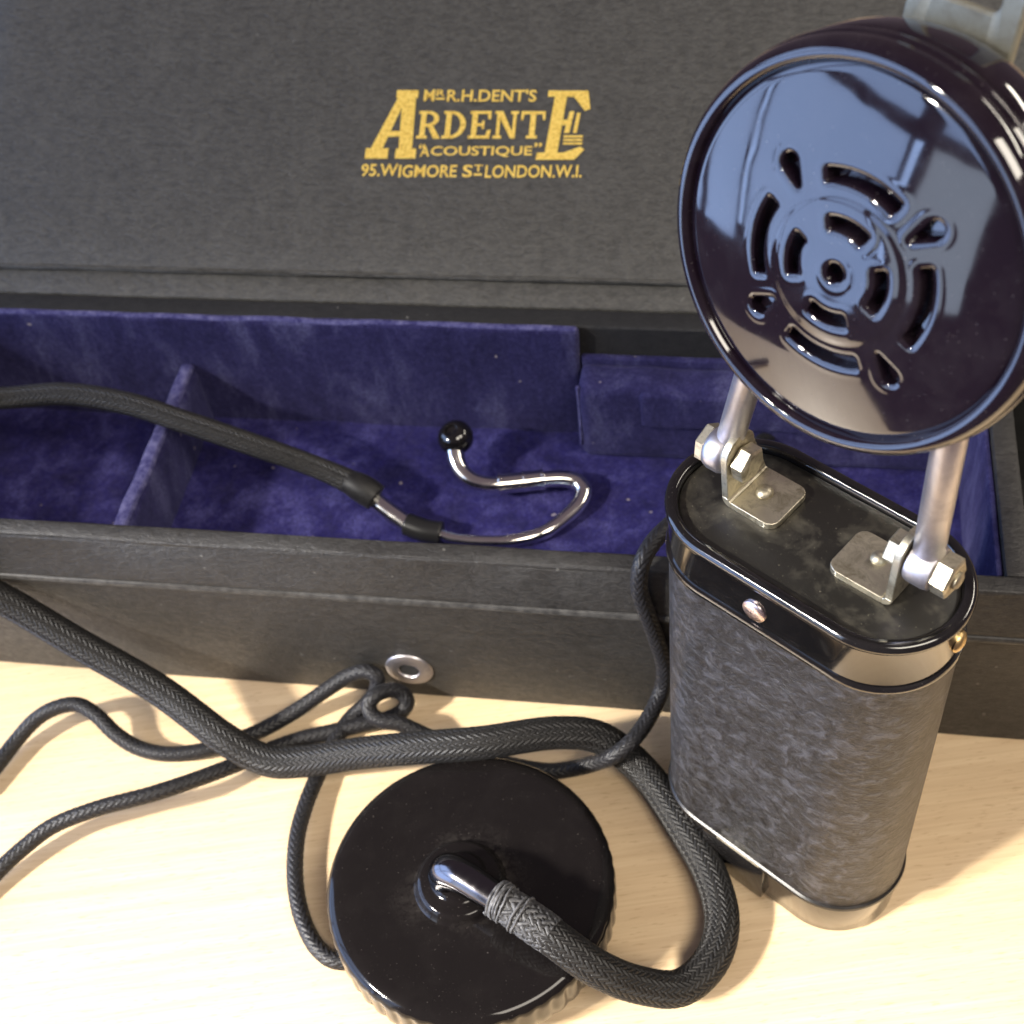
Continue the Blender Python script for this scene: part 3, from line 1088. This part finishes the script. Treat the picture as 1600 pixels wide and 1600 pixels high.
# frayed dusty end of the sleeve, tied down with thread
tube("frayed_end", [(-11.6, 109.7, 20.9, 2.95), (-9.6, 107.9, 20.7, 3.2), (-5.5, 104.3, 20.0, 3.36), (-3.4, 102.4, 19.6, 3.28)], 3.2, dusty, tk, 120, 0.13, (15, 1.7, 0.45), o0)
P, s_ = spline([(-12.4, 110.4, 21.0, 3.0), (-10.6, 108.8, 20.85, 3.15), (-8.2, 106.7, 20.5, 3.3), (-5.4, 104.2, 20.0, 3.35)], 0.1)
T_, N_, B_ = frames(P)
for (a0, a1, turns, ph, wr) in ((0.2, 2.0, 4.0, 0.0, 0.26), (1.6, 3.0, 2.2, 2.0, 0.22), (5.0, 6.2, 1.4, 4.0, 0.24)):
    wind = []
    for i in range(int(turns * 26) + 1):
        f_ = i / (turns * 26)
        a = 2 * math.pi * f_ * turns + ph
        idx = min(max(0, int((a0 + (a1 - a0) * f_ + 0.22 * math.sin(a * 1.0 + ph) + 0.12 * math.sin(2.3 * a)) / 0.1)), len(P) - 1)
        rr = P[idx, 3] + 0.22 + 0.10 * math.sin(2.37 * a + 1)
        wind.append(tuple(P[idx, :3] + rr * (math.cos(a) * N_[idx] + math.sin(a) * B_[idx])))
    tube("thread_binding", wind, wr, binding, tk, 8, 0.2, None, o0)
P2, s2 = spline([TK[2], TK[3]], 0.1)
# rubber end cuff at the ear-hook end
tube("end_cuff", [(-35.2, 210.8, 25.0, 2.6), (-33.0, 209.5, 24.2, 3.1), (-31.0, 208.2, 23.3, 3.25), (-29.2, 206.9, 22.3, 3.1)], 2.15, cord_thick, tk, 28, 0.4, None, o0)

# ------------------------------------------------------------------ ear hook
EO = (-20, 203, 16)
hook = thing("ear_hook", "curved shiny metal ear tube with a black ball tip lying on the blue velvet", "ear tube", EO)
HOOK_PTS = {'ferrule': [(-31.05, 208.61, 21.8), (-27.83, 205.35, 20.5), (-22.41, 200.36, 18.6)], 'collar': [(-23.19, 201.08, 18.8), (-19.27, 198.84, 18.4), (-15.85, 197.65, 18.2)], 'tube': [(-16.57, 197.41, 18.2), (-13.22, 195.85, 17.8), (-7.76, 194.29, 17.6), (-0.86, 193.22, 17.6), (6.26, 194.3, 17.6), (11.62, 197.75, 17.6), (15.22, 201.22, 17.8), (16.35, 204.09, 18.2), (15.14, 206.47, 18.8), (12.29, 207.44, 19.4), (8.04, 207.68, 19.8), (0.88, 207.51, 20.2), (-4.07, 207.79, 20.5), (-7.75, 209.38, 21.0), (-10.01, 211.82, 22.0), (-10.77, 214.5, 23.5), (-10.63, 216.51, 24.5)], 'joint': [(8.04, 207.68, 19.8), (3.75, 207.63, 20.0), (-2.25, 207.53, 20.4)], 'ball': (-10.2, 218.66, 25.5)}
tube("metal_ferrule", HOOK_PTS['ferrule'], 2.05, chrome, hook, 28, 0.3, None, EO)
tube("collar", HOOK_PTS['collar'], 2.55, rubber, hook, 28, 0.25, None, EO)
tube("hook_tube", [(*p, r_) for p, r_ in zip(HOOK_PTS['tube'], (1.3, 1.3, 1.35, 1.45, 1.6, 1.75, 1.9, 1.95, 1.95, 1.9, 1.85, 1.8, 1.8, 1.85, 1.95, 2.05, 2.1))], 1.15, chrome, hook, 24, 0.25, None, EO)
tube("joint_sleeve", HOOK_PTS['joint'], 2.25, chrome, hook, 24, 0.25, None, EO)
jp = [V(p) for p in HOOK_PTS['joint']]
for fa, fb in ((0.02, 0.06), (0.42, 0.46), (0.93, 0.98)):
    pa, pb = jp[0].lerp(jp[2], fa), jp[0].lerp(jp[2], fb)
    off = (jp[1] - jp[0].lerp(jp[2], 0.42)) * (1 - abs(fa - 0.45) / 0.45)
    tube("joint_ring", [tuple(pa + off), tuple(pa.lerp(pb, 0.5) + off), tuple(pb + off)], 2.45, chrome, hook, 24, 0.05, None, EO)
bx = V(HOOK_PTS['ball'])
lathe("ear_tip", [(0, -3.6), (1.6, -3.5), (2.8, -2.8), (3.7, -1.6), (4.1, 0), (3.8, 1.5), (3.1, 2.5), (2.2, 3.1), (1.7, 3.25), (1.45, 3.2), (1.3, 2.6), (0, 2.3)], 40, bak_band, hook,
      frame(bx - V(EO), (-0.25, -0.1, 1)), 60)

# ------------------------------------------------------------------ thin cords
C1 = [(82.97, 217.87, 30.0), (74.15, 215.98, 27.0), (66.45, 213.01, 24.0), (56.02, 205.12, 25.0), (43.57, 186.96, 36.0), (34.85, 172.79, 46.0), (28.3, 163.74, 51.0), (24.73, 160.36, 51.0), (22.16, 157.18, 49.5), (21.31, 155.63, 44.0), (22.36, 154.74, 38.0), (24.1, 154.22, 29.0), (25.37, 153.45, 20.0), (24.42, 151.96, 14.5), (20.52, 146.59, 12.6), (16.7, 142.74, 12.2), (13.27, 141.4, 10.5), (9.47, 142.64, 6.5), (4.96, 143.98, 3.2), (0.43, 144.69, 2.2), (-7.13, 147.24, 2.2), (-14.7, 150.87, 2.2), (-20.96, 154.45, 3.0), (-25.91, 157.11, 4.5), (-29.34, 158.6, 6.0), (-32.17, 159.22, 6.5), (-34.43, 160.68, 7.0), (-34.98, 162.65, 8.0), (-33.42, 164.11, 9.0), (-30.9, 165.3, 8.5), (-28.42, 165.56, 7.0), (-27.3, 164.28, 5.0), (-28.86, 163.14, 3.2), (-32.72, 162.34, 2.2), (-37.49, 162.01, 2.2), (-42.94, 161.32, 2.2), (-49.59, 160.67, 2.2), (-57.11, 158.8, 2.4), (-62.18, 156.18, 3.5), (-69.39, 152.39, 6.0), (-79.11, 148.8, 8.0), (-90.83, 147.42, 7.5), (-100.42, 145.96, 5.5), (-105.81, 143.31, 4.0), (-110.85, 139.52, 3.0), (-115.61, 134.85, 2.2), (-121.02, 128.95, 2.2)]
o1 = (0, 144, 0)
c1t = thing("thin_cord", "thin black cord hanging over the case front beside the hearing aid, coiled below the eyelet", "cord", o1)
c1t['group'] = "thin black cords"
tube("cord_braid", C1, 1.62, cord_thin, c1t, 72, 0.13, (9, 1.5, 0.18), o1)
C2 = [(-119.11, 158.36, 2.2), (-114.59, 165.22, 2.4), (-111.49, 169.41, 3.0), (-107.05, 172.74, 5.0), (-102.53, 173.96, 6.5), (-97.52, 173.78, 7.0), (-93.47, 171.17, 6.0), (-89.64, 167.16, 4.0), (-85.07, 163.87, 2.5), (-78.88, 161.49, 2.2), (-72.08, 161.02, 2.2), (-65.33, 162.12, 2.2), (-58.57, 164.18, 2.2), (-51.46, 166.67, 3.5), (-44.0, 168.97, 6.5), (-38.75, 170.0, 9.0), (-34.84, 169.46, 10.5), (-32.82, 168.16, 10.0), (-33.37, 166.87, 7.0), (-36.06, 165.61, 4.2), (-39.43, 164.11, 2.4), (-42.56, 160.0, 2.2), (-44.8, 155.7, 2.2), (-47.14, 150.76, 2.2), (-49.54, 144.36, 2.4), (-51.22, 137.36, 2.6), (-51.67, 129.24, 2.4), (-50.86, 122.55, 2.2), (-49.18, 117.37, 2.2), (-47.31, 114.01, 2.0), (-44.47, 111.51, 1.9), (-40.5, 110.94, 1.9), (-36.24, 112.2, 1.9)]
o2 = (-60, 140, 0)
c2t = thing("thin_cord", "thin black cord tucked under the receiver, its humped strand nearest the case at left", "cord", o2)
c2t['group'] = "thin black cords"
tube("cord_braid", C2, 1.62, cord_thin, c2t, 72, 0.13, (9, 1.5, 0.18), o2)
